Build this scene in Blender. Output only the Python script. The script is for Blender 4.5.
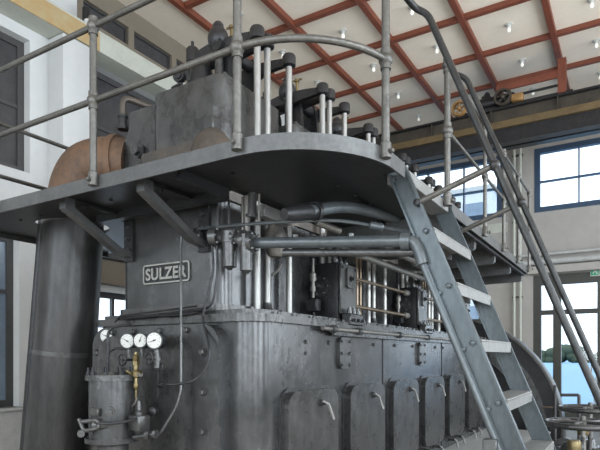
import bpy, bmesh, math, random
from mathutils import Vector, Matrix
random.seed(7)
PI = math.pi
for o in list(bpy.data.objects):
    bpy.data.objects.remove(o, do_unlink=True)
SC = bpy.context.scene
COL = SC.collection

# ------------------------------------------------------------------ camera
# level camera, long axis of the engine = +X, across the hall = +Y
EYE = 1.6
F = 547.0
cam_d = bpy.data.cameras.new('camera'); cam = bpy.data.objects.new('camera', cam_d); COL.objects.link(cam)
cam.location = (0, 0, EYE)
ANG = math.atan2(0.52, 0.854)
cam.rotation_euler = (PI/2, 0, ANG - PI/2)
cam_d.sensor_width = 36.0
cam_d.lens = 36.0*F/600.0
cam_d.shift_y = 131.0/600.0
cam_d.clip_start = 0.05; cam_d.clip_end = 300
SC.camera = cam

# ------------------------------------------------------------------ light
SC.view_settings.view_transform = 'Standard'
SC.view_settings.look = 'None'
SC.view_settings.gamma = 1.0
SC.view_settings.use_curve_mapping = False
SC.view_settings.exposure = 0.82
w = bpy.data.worlds.new('sky'); SC.world = w; w.use_nodes = True
nt = w.node_tree
bgn = nt.nodes['Background']
bgn.inputs[0].default_value = (0.80, 0.90, 1.0, 1); bgn.inputs[1].default_value = 1.6
def area(name, loc, rot, sx, sy, power, colr=(0.86, 0.94, 1.0)):
    l = bpy.data.lights.new(name, 'AREA'); l.shape = 'RECTANGLE'; l.size = sx; l.size_y = sy
    l.energy = power; l.color = colr
    o = bpy.data.objects.new(name, l); COL.objects.link(o); o.location = loc; o.rotation_euler = rot
    return o
# area lights added as daylight in the assumed, unseen right and rear windows
for i, x in enumerate((-2.2, 2.2, 6.6, 11.0)):
    area('added_daylight_right', (x, -5.58, 3.7), (PI/2, 0, 0), 2.8, 4.6, 180)
for i, y in enumerate((-2.8, 1.0, 4.8)):
    area('added_daylight_rear', (-5.08, y, 3.7), (PI/2, 0, -PI/2), 2.6, 4.6, 85)

# ------------------------------------------------------------------ materials
MATS = {}
def mat(name, col, rough=0.5, metal=0.0, var=0.0, scale=6.0, bump=0.0, bscale=40.0, col2=None, stretch=(1, 1, 1), rvar=0.0, emit=0.0, fine=0.45):
    if name in MATS: return MATS[name]
    m = bpy.data.materials.new(name); m.use_nodes = True; MATS[name] = m
    t = m.node_tree; b = t.nodes['Principled BSDF']
    b.inputs['Base Color'].default_value = (*col, 1); b.inputs['Roughness'].default_value = rough
    b.inputs['Metallic'].default_value = metal
    tc = t.nodes.new('ShaderNodeTexCoord'); mp = t.nodes.new('ShaderNodeMapping')
    mp.inputs['Scale'].default_value = stretch
    t.links.new(tc.outputs['Object'], mp.inputs[0])
    if var > 0 or col2:
        n = t.nodes.new('ShaderNodeTexNoise'); n.inputs['Scale'].default_value = scale
        n.inputs['Detail'].default_value = 6; n.inputs['Roughness'].default_value = 0.62
        t.links.new(mp.outputs[0], n.inputs['Vector'])
        r = t.nodes.new('ShaderNodeValToRGB')
        c2 = col2 if col2 else tuple(min(1, c*(1+var)) for c in col)
        c1 = col if col2 else tuple(c*(1-var) for c in col)
        r.color_ramp.elements[0].position = 0.36; r.color_ramp.elements[0].color = (*c1, 1)
        r.color_ramp.elements[1].position = 0.68; r.color_ramp.elements[1].color = (*c2, 1)
        nf = t.nodes.new('ShaderNodeTexNoise'); nf.inputs['Scale'].default_value = scale*6.5; nf.inputs['Detail'].default_value = 5; nf.inputs['Roughness'].default_value = 0.7
        t.links.new(mp.outputs[0], nf.inputs['Vector'])
        mx = t.nodes.new('ShaderNodeMix'); mx.inputs[0].default_value = fine
        t.links.new(n.outputs['Fac'], mx.inputs[2]); t.links.new(nf.outputs['Fac'], mx.inputs[3])
        t.links.new(mx.outputs[0], r.inputs[0]); t.links.new(r.outputs[0], b.inputs['Base Color'])
        if rvar > 0:
            mr = t.nodes.new('ShaderNodeMapRange'); mr.inputs[3].default_value = max(0.05, rough-rvar); mr.inputs[4].default_value = min(1, rough+rvar)
            t.links.new(n.outputs['Fac'], mr.inputs[0]); t.links.new(mr.outputs[0], b.inputs['Roughness'])
    if bump > 0:
        n2 = t.nodes.new('ShaderNodeTexNoise'); n2.inputs['Scale'].default_value = bscale; n2.inputs['Detail'].default_value = 4
        t.links.new(mp.outputs[0], n2.inputs['Vector'])
        bp = t.nodes.new('ShaderNodeBump'); bp.inputs['Strength'].default_value = bump; bp.inputs['Distance'].default_value = 0.01
        t.links.new(n2.outputs['Fac'], bp.inputs['Height']); t.links.new(bp.outputs[0], b.inputs['Normal'])
    if emit > 0:
        b.inputs['Emission Color'].default_value = (*col, 1); b.inputs['Emission Strength'].default_value = emit
    return m
IRON = mat('grey_engine_paint', (0.084, 0.085, 0.0865), 0.25, 0.6, 0.36, 3.5, 0.16, 14, rvar=0.12, stretch=(1, 1, 0.75), fine=0.3)
IRON_W = mat('worn_grey_iron', (0.088, 0.0875, 0.0865), 0.29, 0.6, 0.36, 7.0, 0.35, 22, rvar=0.12, stretch=(1, 1, 0.8), fine=0.35)
IRON_R = mat('rust_tinged_iron', (0.062, 0.060, 0.057), 0.38, 0.45, 0, 6.0, 0.35, 26, col2=(0.125, 0.096, 0.074))
IRON_D = mat('dark_cast_iron', (0.026, 0.026, 0.028), 0.38, 0.4, 0.4, 8, 0.3, 40)
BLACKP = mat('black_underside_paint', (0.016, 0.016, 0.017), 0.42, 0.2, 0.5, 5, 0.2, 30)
FASCIA = mat('deck_edge_steel', (0.105, 0.106, 0.106), 0.42, 0.5, 0.3, 5, 0.2, 40)
HRAIL = mat('dark_handrail', (0.040, 0.040, 0.040), 0.36, 0.5, 0.4, 8, 0.2, 50)
GALV = mat('galvanised_rail', (0.125, 0.12, 0.11), 0.42, 0.65, 0.35, 7, 0.3, 50, rvar=0.1)
STAIR = mat('blue_grey_stair_paint', (0.082, 0.098, 0.106), 0.32, 0.35, 0.30, 6, 0.15, 40, stretch=(1, 1, 0.4))
TREAD = mat('bare_steel_tread', (0.24, 0.238, 0.23), 0.45, 0.5, 0.2, 14, 0.3, 80)
BRIGHT = mat('polished_steel', (0.36, 0.355, 0.34), 0.42, 0.75, 0.25, 10, 0.1, 40, stretch=(1, 1, 0.15))
PIPEB = mat('pale_blue_grey_pipe', (0.105, 0.118, 0.125), 0.32, 0.4, 0.25, 6, 0.1, 40)
PIPEG = mat('warm_grey_pipe', (0.20, 0.19, 0.175), 0.42, 0.5, 0.3, 8, 0.2, 40)
BRASS = mat('old_brass', (0.21, 0.165, 0.085), 0.36, 0.85, 0.35, 14, 0.2, 60)
COPPER = mat('copper_rod', (0.25, 0.19, 0.135), 0.36, 0.85, 0.35, 12, 0.1, 60)
RUST = mat('rusty_pipe', (0.065, 0.048, 0.038), 0.62, 0.25, 0, 4.5, 0.5, 30, col2=(0.20, 0.105, 0.055))
PIPEX = mat('exhaust_pipe_paint', (0.022, 0.022, 0.0225), 0.36, 0.4, 0, 3.5, 0.25, 18, col2=(0.070, 0.066, 0.064), stretch=(1, 1, 0.3), rvar=0.12)
WHITE = mat('gauge_white', (0.52, 0.52, 0.49), 0.35)
BLK = mat('matt_black', (0.01, 0.01, 0.01), 0.5)
PLASTER = mat('white_plaster', (0.56, 0.565, 0.56), 0.75, 0, 0.05, 1.4, 0.1, 60)
BEIGE = mat('beige_wall_paint', (0.19, 0.16, 0.12), 0.7, 0, 0.1, 1.2, 0.1, 50)
GREYW = mat('warm_grey_wall', (0.37, 0.35, 0.325), 0.75, 0, 0.08, 0.8, 0.1, 50)
CEIL = mat('cream_ceiling_board', (0.80, 0.71, 0.60), 0.8, 0, 0.05, 2.0, 0.08, 70)
REDW = mat('red_brown_beam', (0.175, 0.048, 0.025), 0.5, 0, 0.25, 6, 0.15, 30)
FLOOR = mat('pale_hall_floor', (0.56, 0.50, 0.43), 0.45, 0, 0.1, 2.0, 0.1, 40)
LEDGE = mat('light_grey_plate', (0.36, 0.36, 0.36), 0.5, 0.2, 0.12, 5, 0.2, 60)
DFRAME = mat('dark_olive_frame', (0.055, 0.055, 0.048), 0.5, 0.2, 0.15, 6)
BFRAME = mat('dark_blue_frame', (0.035, 0.065, 0.115), 0.45, 0.1, 0.15, 6)
GFRAME = mat('dark_grey_frame', (0.06, 0.058, 0.058), 0.5, 0.2, 0.15, 6)
OCHRE = mat('ochre_painted_steel', (0.34, 0.19, 0.07), 0.5, 0.2, 0.3, 5, 0.15, 30)
WARMREFL = mat('warm_reflection_plate', (0.42, 0.25, 0.09), 0.5, 0.1, 0, 1.5, col2=(0.44, 0.37, 0.22))  # ochre paints the warm light reflected on the near length of the runway beam
BROWNG = mat('dark_brown_girder', (0.062, 0.052, 0.040), 0.5, 0.3, 0.35, 5)
GOLDG = mat('yellow_brown_girder', (0.15, 0.105, 0.05), 0.5, 0.3, 0.3, 4, 0.15, 30)
PALEG = mat('pale_green_soffit', (0.46, 0.47, 0.41), 0.6, 0.0, 0.1, 3)
SEAL = mat('rubber_gasket', (0.02, 0.02, 0.022), 0.7)
BLUEPL = mat('blue_lake_water', (0.16, 0.30, 0.45), 0.7, 0, 0.08, 0.6)
HEDGE = mat('hedge_green', (0.05, 0.07, 0.04), 0.8, 0, 0.4, 9)
CONC = mat('pale_concrete', (0.42, 0.42, 0.41), 0.8, 0, 0.15, 6)
DARKGL = mat('dark_window_glass', (0.055, 0.055, 0.058), 0.18, 0.0, 0.3, 1.5)
BLUEGL = mat('blue_grey_window_glass', (0.17, 0.22, 0.28), 0.2, 0.0, 0.2, 1.2)
BULB = mat('lamp_bulb', (1.0, 0.97, 0.9), 0.2, emit=0.12)
GREEN = mat('exit_green', (0.02, 0.30, 0.14), 0.4)
def glassmat():
    m = bpy.data.materials.new('clear_glass'); m.use_nodes = True; t = m.node_tree; t.nodes.clear()
    o = t.nodes.new('ShaderNodeOutputMaterial'); mx = t.nodes.new('ShaderNodeMixShader')
    tr = t.nodes.new('ShaderNodeBsdfTransparent'); gl = t.nodes.new('ShaderNodeBsdfGlossy')
    tr.inputs[0].default_value = (0.95, 0.98, 1, 1); gl.inputs['Roughness'].default_value = 0.03
    mx.inputs[0].default_value = 0.06
    t.links.new(tr.outputs[0], mx.inputs[1]); t.links.new(gl.outputs[0], mx.inputs[2]); t.links.new(mx.outputs[0], o.inputs[0])
    return m
GLASS = glassmat()

# ------------------------------------------------------------------ mesh helpers
def catmull(pts, n=8):
    if len(pts) < 3: return pts
    out = []
    P = [pts[0]*2-pts[1]] + list(pts) + [pts[-1]*2-pts[-2]]
    for i in range(1, len(P)-2):
        a, b, c, d = P[i-1], P[i], P[i+1], P[i+2]
        for k in range(n):
            t = k/n
            out.append(0.5*((2*b)+(c-a)*t+(2*a-5*b+4*c-d)*t*t+(3*b-a-3*c+d)*t*t*t))
    out.append(pts[-1]); return out
def fillet(pts, r, n=6):
    """polyline with rounded corners"""
    pts = [Vector(p) for p in pts]; out = [pts[0]]
    for i in range(1, len(pts)-1):
        a, b, c = pts[i-1], pts[i], pts[i+1]
        u = (a-b); v = (c-b); rr = min(r, u.length*0.45, v.length*0.45)
        p0 = b+u.normalized()*rr; p1 = b+v.normalized()*rr
        for k in range(n+1):
            t = k/n; out.append(p0*(1-t)**2 + b*2*t*(1-t) + p1*t*t)
    out.append(pts[-1]); return out
class MB:
    def __init__(s): s.bm = bmesh.new()
    def box(s, x0, x1, y0, y1, z0, z1, bev=0.0, seg=2):
        t = bmesh.new(); bmesh.ops.create_cube(t, size=1.0)
        for v in t.verts:
            v.co = Vector(((x0+x1)/2+v.co.x*(x1-x0), (y0+y1)/2+v.co.y*(y1-y0), (z0+z1)/2+v.co.z*(z1-z0)))
        if bev > 0: bmesh.ops.bevel(t, geom=t.edges[:], offset=bev, segments=seg, affect='EDGES', profile=0.5)
        s.merge(t); return s
    def merge(s, t, M=None):
        if M is not None: bmesh.ops.transform(t, matrix=M, verts=t.verts[:])
        me = bpy.data.meshes.new('tmp'); t.to_mesh(me); t.free(); s.bm.from_mesh(me); bpy.data.meshes.remove(me)
    def tube(s, pts, r, n=12, cap=True):
        pts = [Vector(p) for p in pts]
        rs = r if isinstance(r, (list, tuple)) else [r]*len(pts)
        T = []
        for i in range(len(pts)):
            a = pts[max(0, i-1)]; b = pts[min(len(pts)-1, i+1)]; T.append((b-a).normalized())
        up = Vector((0, 0, 1)) if abs(T[0].z) < 0.9 else Vector((1, 0, 0))
        N = (up - T[0]*up.dot(T[0])).normalized(); rings = []
        for i, p in enumerate(pts):
            if i: N = (N - T[i]*N.dot(T[i])).normalized()
            B = T[i].cross(N)
            rings.append([s.bm.verts.new(p+(N*math.cos(2*PI*k/n)+B*math.sin(2*PI*k/n))*rs[i]) for k in range(n)])
        for i in range(len(rings)-1):
            for k in range(n):
                s.bm.faces.new((rings[i][k], rings[i][(k+1) % n], rings[i+1][(k+1) % n], rings[i+1][k]))
        if cap:
            s.bm.faces.new(rings[0][::-1]); s.bm.faces.new(rings[-1])
        return s
    def cyl(s, a, b, r, n=14, r2=None): return s.tube([a, b], [r, r2 if r2 is not None else r], n)
    def lathe(s, base, axis, prof, n=20):
        """prof: list of (distance along axis, radius)"""
        base = Vector(base); ax = Vector(axis).normalized()
        up = Vector((0, 0, 1)) if abs(ax.z) < 0.9 else Vector((1, 0, 0))
        N = (up-ax*up.dot(ax)).normalized(); B = ax.cross(N); rings = []
        for h, r in prof:
            rings.append([s.bm.verts.new(base+ax*h+(N*math.cos(2*PI*k/n)+B*math.sin(2*PI*k/n))*max(r, 1e-4)) for k in range(n)])
        for i in range(len(rings)-1):
            for k in range(n):
                s.bm.faces.new((rings[i][k], rings[i][(k+1) % n], rings[i+1][(k+1) % n], rings[i+1][k]))
        s.bm.faces.new(rings[0][::-1]); s.bm.faces.new(rings[-1]); return s
    def prism(s, poly, f0, f1):
        """poly: 2D points, f0/f1 map a 2D point to the two faces' 3D points"""
        a = [s.bm.verts.new(f0(p)) for p in poly]; b = [s.bm.verts.new(f1(p)) for p in poly]; n = len(poly)
        s.bm.faces.new(a[::-1]); s.bm.faces.new(b)
        for i in range(n): s.bm.faces.new((a[i], a[(i+1) % n], b[(i+1) % n], b[i]))
        return s
    def prism_z(s, poly, z0, z1): return s.prism(poly, lambda p: (p[0], p[1], z0), lambda p: (p[0], p[1], z1))
    def prism_x(s, poly, x0, x1): return s.prism(poly, lambda p: (x0, p[0], p[1]), lambda p: (x1, p[0], p[1]))
    def prism_y(s, poly, y0, y1): return s.prism(poly, lambda p: (p[0], y0, p[1]), lambda p: (p[0], y1, p[1]))
    def ball(s, c, r, sc=(1, 1, 1), u=16, v=10):
        t = bmesh.new(); bmesh.ops.create_uvsphere(t, u_segments=u, v_segments=v, radius=r)
        s.merge(t, Matrix.Translation(c) @ Matrix.Diagonal((*sc, 1))); return s
    def bolt(s, c, axis, r=0.014, h=0.014):
        return s.lathe(c, axis, [(0, r*1.35), (h*0.25, r*1.35), (h*0.25, r), (h, r), (h*1.2, r*0.7)], 6)
    def build(s, name, m, parent=None, kind=None, label=None, sharp=38, loc=None, bevel=0):
        if bevel > 0: bmesh.ops.bevel(s.bm, geom=[e for e in s.bm.edges if len(e.link_faces) == 2 and e.calc_face_angle(0) > 0.9], offset=bevel, segments=2, affect='EDGES', profile=0.5)
        bmesh.ops.recalc_face_normals(s.bm, faces=s.bm.faces[:])
        me = bpy.data.meshes.new(name)
        if loc is not None: bmesh.ops.translate(s.bm, verts=s.bm.verts[:], vec=-Vector(loc))
        s.bm.to_mesh(me); s.bm.free()
        me.polygons.foreach_set('use_smooth', [True]*len(me.polygons))
        me.set_sharp_from_angle(angle=math.radians(sharp))
        me.materials.append(m)
        o = bpy.data.objects.new(name, me); COL.objects.link(o)
        if loc is not None: o.location = loc
        if parent is not None:
            o.parent = parent
            if loc is None: pass
        if kind: o['kind'] = kind
        if label: o['label'] = label
        return o
def rrect(x0, x1, y0, y1, r, n=5, corners='abcd'):
    """rounded rectangle; corners a=x0y0 b=x1y0 c=x1y1 d=x0y1"""
    out = []
    for k, (cx, cy, a0, px, py) in zip('abcd', ((x0+r, y0+r, PI, x0, y0), (x1-r, y0+r, 1.5*PI, x1, y0), (x1-r, y1-r, 0, x1, y1), (x0+r, y1-r, 0.5*PI, x0, y1))):
        if k in corners: out += [(cx+r*math.cos(a0+PI/2*i/n), cy+r*math.sin(a0+PI/2*i/n)) for i in range(n+1)]
        else: out.append((px, py))
    return out
def thing(name, label, cat, group=None, loc=(0, 0, 0)):
    o = bpy.data.objects.new(name, None); COL.objects.link(o); o.location = loc; o.empty_display_size = 0.1
    o['label'] = label; o['category'] = cat
    if group: o['group'] = group
    return o
def tag(o, label, cat, group=None, kind=None):
    o['label'] = label; o['category'] = cat
    if group: o['group'] = group
    if kind: o['kind'] = kind
    return o
def copy(o, parent=None, loc=None):
    c = o.copy(); COL.objects.link(c)
    if parent is not None: c.parent = parent
    if loc is not None: c.location = loc
    return c
def copy_tree(o, parent=None, loc=None):
    kids = list(o.children); c = copy(o, parent, loc)
    for k in kids: copy_tree(k, c)
    return c
def at(px, py, X=None, Y=None, Z=None):
    """point of the known plane X=, Y= or Z= that is seen at a pixel of the photograph (used for measuring)"""
    t = (px-300)/F; u = (356-py)/F
    dx, dy = 0.854+0.52*t, 0.52-0.854*t
    if X is not None: s = X/dx
    elif Y is not None: s = Y/dy
    else: s = (Z-EYE)/u
    return Vector((dx*s, dy*s, EYE+u*s))

# ------------------------------------------------------------------ hall
XB, XE_, YR, YL, ZC = -5.0, 14.0, -5.5, 6.94, 7.4
def wall_mesh(axis, p0, p1, a0, a1, z0, z1, holes):
    """wall slab between p0..p1 on its axis, running a0..a1, with rectangular holes (a,b,zlo,zhi)"""
    m = MB(); ac = sorted({a0, a1} | {h[0] for h in holes} | {h[1] for h in holes}); zc = sorted({z0, z1} | {h[2] for h in holes} | {h[3] for h in holes})
    for i in range(len(ac)-1):
        run = None
        for j in range(len(zc)-1):
            ca, cz = (ac[i]+ac[i+1])/2, (zc[j]+zc[j+1])/2
            solid = not any(h[0] < ca < h[1] and h[2] < cz < h[3] for h in holes)
            if solid: run = [zc[j], zc[j+1]] if run is None else [run[0], zc[j+1]]
            if run and (not solid or j == len(zc)-2):
                if axis == 'x': m.box(p0, p1, ac[i], ac[i+1], *run)
                else: m.box(ac[i], ac[i+1], p0, p1, *run)
                run = None
    bmesh.ops.remove_doubles(m.bm, verts=m.bm.verts[:], dist=1e-5)
    return m
def structure(o): o['kind'] = 'structure'; return o
# floor with the flywheel pit
m = MB()
PX0, PX1, PY0, PY1 = 8.98, 9.72, 0.55, 4.85
m.box(XB-.3, PX0, YR-.3, 7.4, -0.2, 0); m.box(PX1, XE_+.3, YR-.3, 7.4, -0.2, 0)
m.box(PX0, PX1, YR-.3, PY0, -0.2, 0); m.box(PX0, PX1, PY1, 7.4, -0.2, 0)
m.box(PX0-.1, PX1+.1, PY0-.1, PY1+.1, -1.7, -1.6)
structure(m.build('floor', FLOOR))
# ceiling: slab, boards, red beams
ceil = structure(MB().box(XB-.3, XE_+.3, YR-.3, 7.45, ZC+.06, ZC+.3).build('ceiling', CEIL))
XL = [8.11+1.353*k for k in range(-9, 5)]; YLN = [1.224+1.289*k for k in range(-5, 5)]
proto = None
for i in range(len(XL)-1):
    for j in range(len(YLN)-1):
        c = ((XL[i]+XL[i+1])/2, (YLN[j]+YLN[j+1])/2, ZC+.05)
        if proto is None:
            proto = MB().box(-.672, .672, -.64, .64, -.012, .012, 0.006, 1).build('ceiling_board', CEIL, ceil); proto.location = c
        else: copy(proto, ceil, c)
MB().box(XB, XE_, YLN[-1], 7.2, ZC+.0, ZC+.06).build('plain_border', CEIL, ceil)
for y in YLN: MB().box(XB, XL[-1]+.05, y-.052, y+.052, ZC-.06, ZC+.055, 0.008, 1).build('ceiling_beam', REDW, ceil)
for x in XL: MB().box(x-.046, x+.046, YR, YLN[-1]-.054, ZC-.048, ZC+.055, 0.008, 1).build('ceiling_beam', REDW, ceil)
# lamps
lp = None
for i in range(len(XL)-1):
    for j in range(len(YLN)-1):
        c = ((XL[i]+XL[i+1])/2, (YLN[j]+YLN[j+1])/2, ZC+.038)
        if c[0] < 4.2 or c[1] < -1.5: continue
        v = Vector(c); d = .854*v.x+.52*v.y; px = 300+F*(.52*v.x-.854*v.y)/d; py = 356-F*(v.z-EYE)/d
        if not (-20 < px < 640 and py > -25): continue
        if lp is None:
            lp = thing('ceiling_lamp', 'small bare bulb lamp on a white socket in the middle of a ceiling panel', 'lamp', 'ceiling panel lamps', c)
            MB().lathe((0, 0, 0), (0, 0, -1), [(0, .07), (.012, .07), (.02, .05), (.02, .036), (.06, .032)], 18).build('socket', WHITE, lp)
            MB().lathe((0, 0, -.06), (0, 0, -1), [(0, .02), (.02, .028), (.04, .034), (.06, .030), (.075, .016), (.08, .004)], 18).build('bulb', BULB, lp)
        else: copy_tree(lp, None, c)
# left wall (lower part carries the runway, clerestory set back above)
LW = [(2.4, 4.4, 4.06, 5.85), (2.4, 4.25, 0.93, 3.2), (5.35, 7.6, 4.3, 6.0), (5.4, 6.4, 0.93, 2.6), (8.0, 10.2, 4.3, 6.0), (8.0, 10.2, .93, 3.2)]
structure(wall_mesh('y', YL, YL+.3, XB, XE_, 0, 6.32, LW).build('wall_left', PLASTER))
CW = [(5.42+1.0*k, 6.30+1.0*k, 6.78, 7.08) for k in range(-1, 8)]
structure(wall_mesh('y', 7.18, 7.4, XB, XE_, 6.32, ZC+.06, CW).build('wall_clerestory', BEIGE))
def window(n, axis, pos, a0, a1, z0, z1, av, zv, fm, gm, fw=.06, dep=.08, mw=.03, thick=.012):
    m = MB()
    def b(mm, aa, ab, za, zb, d0, d1):
        if axis == 'x': mm.box(d0, d1, aa, ab, za, zb)
        else: mm.box(aa, ab, d0, d1, za, zb)
    p0, p1 = pos-dep/2, pos+dep/2
    b(m, a0, a0+fw, z0, z1, p0, p1); b(m, a1-fw, a1, z0, z1, p0, p1)
    b(m, a0+fw, a1-fw, z0, z0+fw, p0, p1); b(m, a0+fw, a1-fw, z1-fw, z1, p0, p1)
    for v in av: b(m, v-mw/2, v+mw/2, z0+fw, z1-fw, p0+.01, p1-.01)
    for v in zv: b(m, a0+fw, a1-fw, v-mw/2, v+mw/2, p0+.012, p1-.012)
    o = structure(m.build('window_%d' % n, fm))
    A = [a0+fw]+list(av)+[a1-fw]; Zs = [z0+fw]+list(zv)+[z1-fw]
    for i in range(len(A)-1):
        for j in range(len(Zs)-1):
            g = MB(); b(g, A[i], A[i+1], Zs[j], Zs[j+1], pos-thick/2, pos+thick/2); g.build('pane', gm, o)
    return o
wn = 1
for k, h in enumerate(LW):
    big = h[2] > 4
    av = [(h[0]+h[1])/2]
    zv = [h[2]+(h[3]-h[2])*.5] if big else [h[3]-.75]
    window(wn, 'y', YL+.17, *h, av, zv, GFRAME, DARKGL if big else (BLUEGL if k != 3 else GLASS), fw=.09, mw=.05); wn += 1
for h in CW:
    window(wn, 'y', 7.26, *h, [], [], GFRAME, DARKGL, fw=.03, dep=.06); wn += 1
# sills, dado, columns along left wall
structure(MB().box(XB, XE_, YL-.03, YL, 0, .88, .004, 1).build('baseboard_left', CONC))
structure(MB().box(2.3, 4.3, YL-.06, YL+.12, .88, .93, .008, 1).build('trim_1', CONC))
for q, x in enumerate((-1.0, 4.665, 10.3)):
    structure(MB().box(x, x+.425, 6.6, YL, .0, 5.99, .012, 2).build('trim_%d' % (q+2), PLASTER))
    structure(MB().box(x-.02, x+.445, 6.9, 7.18, 6.34, ZC+.05, .01, 1).build('trim_%d' % (q+5), PLASTER))
rb = thing('crane_runway_beam', 'pale green crane runway beam along left wall columns, warm reflection painted on near plate', 'beam')
MB().box(XB, XE_, 6.60, 6.86, 6.0, 6.03).build('flange', PALEG, rb)
MB().box(XB, 5.25, 6.585, 6.60, 6.0, 6.27).build('web_plate', WARMREFL, rb)
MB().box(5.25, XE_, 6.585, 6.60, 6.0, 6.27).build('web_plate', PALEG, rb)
MB().box(XB, XE_, 6.86, 6.935, 6.0, 6.27).build('web_plate', PALEG, rb)
MB().box(XB, XE_, 6.585, 6.935, 6.27, 6.30).build('flange', PALEG, rb)
MB().box(XB, XE_, 6.66, 6.72, 6.30, 6.36, .008, 1).build('rail', BLK, rb)
sl = thing('wall_spotlight', 'small black spotlight with a white lens on the left runway beam', 'lamp', None, (5.10, 6.70, 6.36))
MB().lathe((0, 0, 0), (0, 0, 1), [(0, .03), (.03, .03), (.03, .05), (.22, .05), (.24, .03)], 14).build('housing', BLK, sl)
MB().lathe((0, -.02, .02), (-.4, -.8, -.5), [(0, .03), (.06, .05), (.075, .03)], 12).build('lens', WHITE, sl)
# far end wall with two high windows and the glazed entrance
UW = [(-.80, 2.0, 5.0, 6.51), (2.74, 5.54, 5.0, 6.51)]
DO = (-2.2, 2.03, 0.0, 3.51)
structure(wall_mesh('x', XE_, XE_+.3, YR, 7.3, 0, ZC+.06, UW+[DO, (3.2, 5.6, 1.0, 3.4)]).build('wall_far', GREYW))
for h in UW:
    window(wn, 'x', XE_+.06, *h, [h[0]+.93, h[0]+1.86], [5.72], BFRAME, GLASS, fw=.12, dep=.14, mw=.03); wn += 1
window(wn, 'x', XE_+.06, 3.2, 5.6, 1.0, 3.4, [4.0, 4.8], [2.5], DFRAME, GLASS, fw=.09, dep=.12, mw=.05); wn += 1
# entrance: frame with posts, transom, panes, leaf
m = MB(); p0, p1 = XE_+.0, XE_+.14
for a, b_ in ((2.03, 1.858), (1.6, 1.43), (.69, .52), (-.25, -.42), (-2.05, -2.2)): m.box(p0, p1, b_, a, 0, 3.51)
m.box(p0+.006, p1-.006, -2.19, 2.02, 3.27, 3.505); m.box(p0+.006, p1-.006, -2.19, 2.02, 2.57, 2.68); m.box(p0+.006, p1-.006, -2.19, 2.02, 0, .30)
dr = structure(m.build('door_1', DFRAME))
for a, b_, z0, z1 in ((1.858, -2.05, 2.68, 3.27), (1.858, 1.6, .3, 2.57), (1.43, .69, .3, 2.57), (.52, -.25, .3, 2.57), (-.42, -2.05, .3, 2.57)):
    MB().box(p0+.06, p0+.072, b_, a, z0, z1).build('pane', GLASS, dr)
MB().tube(fillet([(p0-.01, .80, 1.0), (p0-.07, .80, 1.0), (p0-.07, .80, 1.5), (p0-.01, .80, 1.5)], .03), .014, 8).build('door_handle', BRIGHT, dr)
es = thing('exit_sign', 'small green and white escape route sign above the glazed entrance', 'sign', None, (XE_-.03, .66, 3.42))
MB().box(0, .03, -.22, .17, -.02, .24, .006, 1).build('sign_box', WHITE, es)
g = MB(); g.box(-.004, 0, .0, .155, .0, .22); g.build('green_field', GREEN, es)
g = MB(); g.box(-.006, -.004, -.20, -.02, .0, .22); g.build('green_field', GREEN, es)
g = MB(); g.lathe((-.008, .075, .178), (1, 0, 0), [(0, .018), (.003, .018)], 12)
g.prism_x([(.10, .155), (.06, .155), (.045, .10), (.02, .03), (.035, .02), (.07, .085), (.105, .03), (.12, .045), (.085, .10)], -.008, -.004)
g.build('running_figure', WHITE, es)
g = MB(); g.prism_x([(-.04, .09), (-.12, .09), (-.12, .05), (-.185, .11), (-.12, .17), (-.12, .13), (-.04, .13)], -.009, -.005); g.build('arrow', WHITE, es)
# pipes on the far wall, horizontal and vertical
wp = thing('wall_heating_pipe', 'pair of grey heating pipes along far wall above the entrance', 'pipe')
MB().cyl((13.88, -5.3, 3.98), (13.88, 2.3, 3.98), .035).build('pipe', CONC, wp)
MB().cyl((13.86, -5.3, 3.80), (13.86, 2.3, 3.80), .07).build('pipe', CONC, wp)
g = MB()
for y in (2.0, .2, -1.6, -3.4): g.box(13.9, 14.0, y-.02, y+.02, 3.68, 4.05)
g.build('pipe_clip', GFRAME, wp)
structure(MB().box(13.78, 14.0, -2.4, 2.12, 3.52, 3.70, .01, 1).build('trim_9', GREYW))
dp = thing('downpipe', 'two slim vertical pipes on the far wall pier between the windows', 'pipe')
for y in (2.44, 2.30): MB().cyl((13.9, y, 0.0), (13.9, y, 7.35), .03).build('pipe', PALEG, dp)
g = MB()
for z in (1.2, 3.0, 4.8, 6.4): g.box(13.9, 13.995, 2.25, 2.49, z, z+.03)
g.build('pipe_clip', GFRAME, dp)
structure(MB().box(13.96, 14.0, 2.6, 7.1, 4.62, 4.85, .01, 1).build('trim_10', PALEG))
structure(MB().box(5.2, 7.8, 6.80, YL, 3.08, 3.34, .01, 1).build('trim_11', GFRAME))
structure(MB().box(5.2, 7.8, 6.86, YL, 2.70, 3.08, .01, 1).build('trim_12', BEIGE))
# right and rear walls with tall window openings
RW = [(x-1.4, x+1.4, 1.4, 6.0) for x in (-2.2, 2.2, 6.6, 11.0)]
structure(wall_mesh('y', YR-.3, YR, XB, XE_, 0, ZC+.06, RW).build('wall_right', PLASTER))
BW = [(y-1.3, y+1.3, 1.4, 6.0) for y in (-2.8, 1.0, 4.8)]
structure(wall_mesh('x', XB-.3, XB, YR-.3, 7.3, 0, ZC+.06, BW).build('wall_rear', PLASTER))

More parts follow.
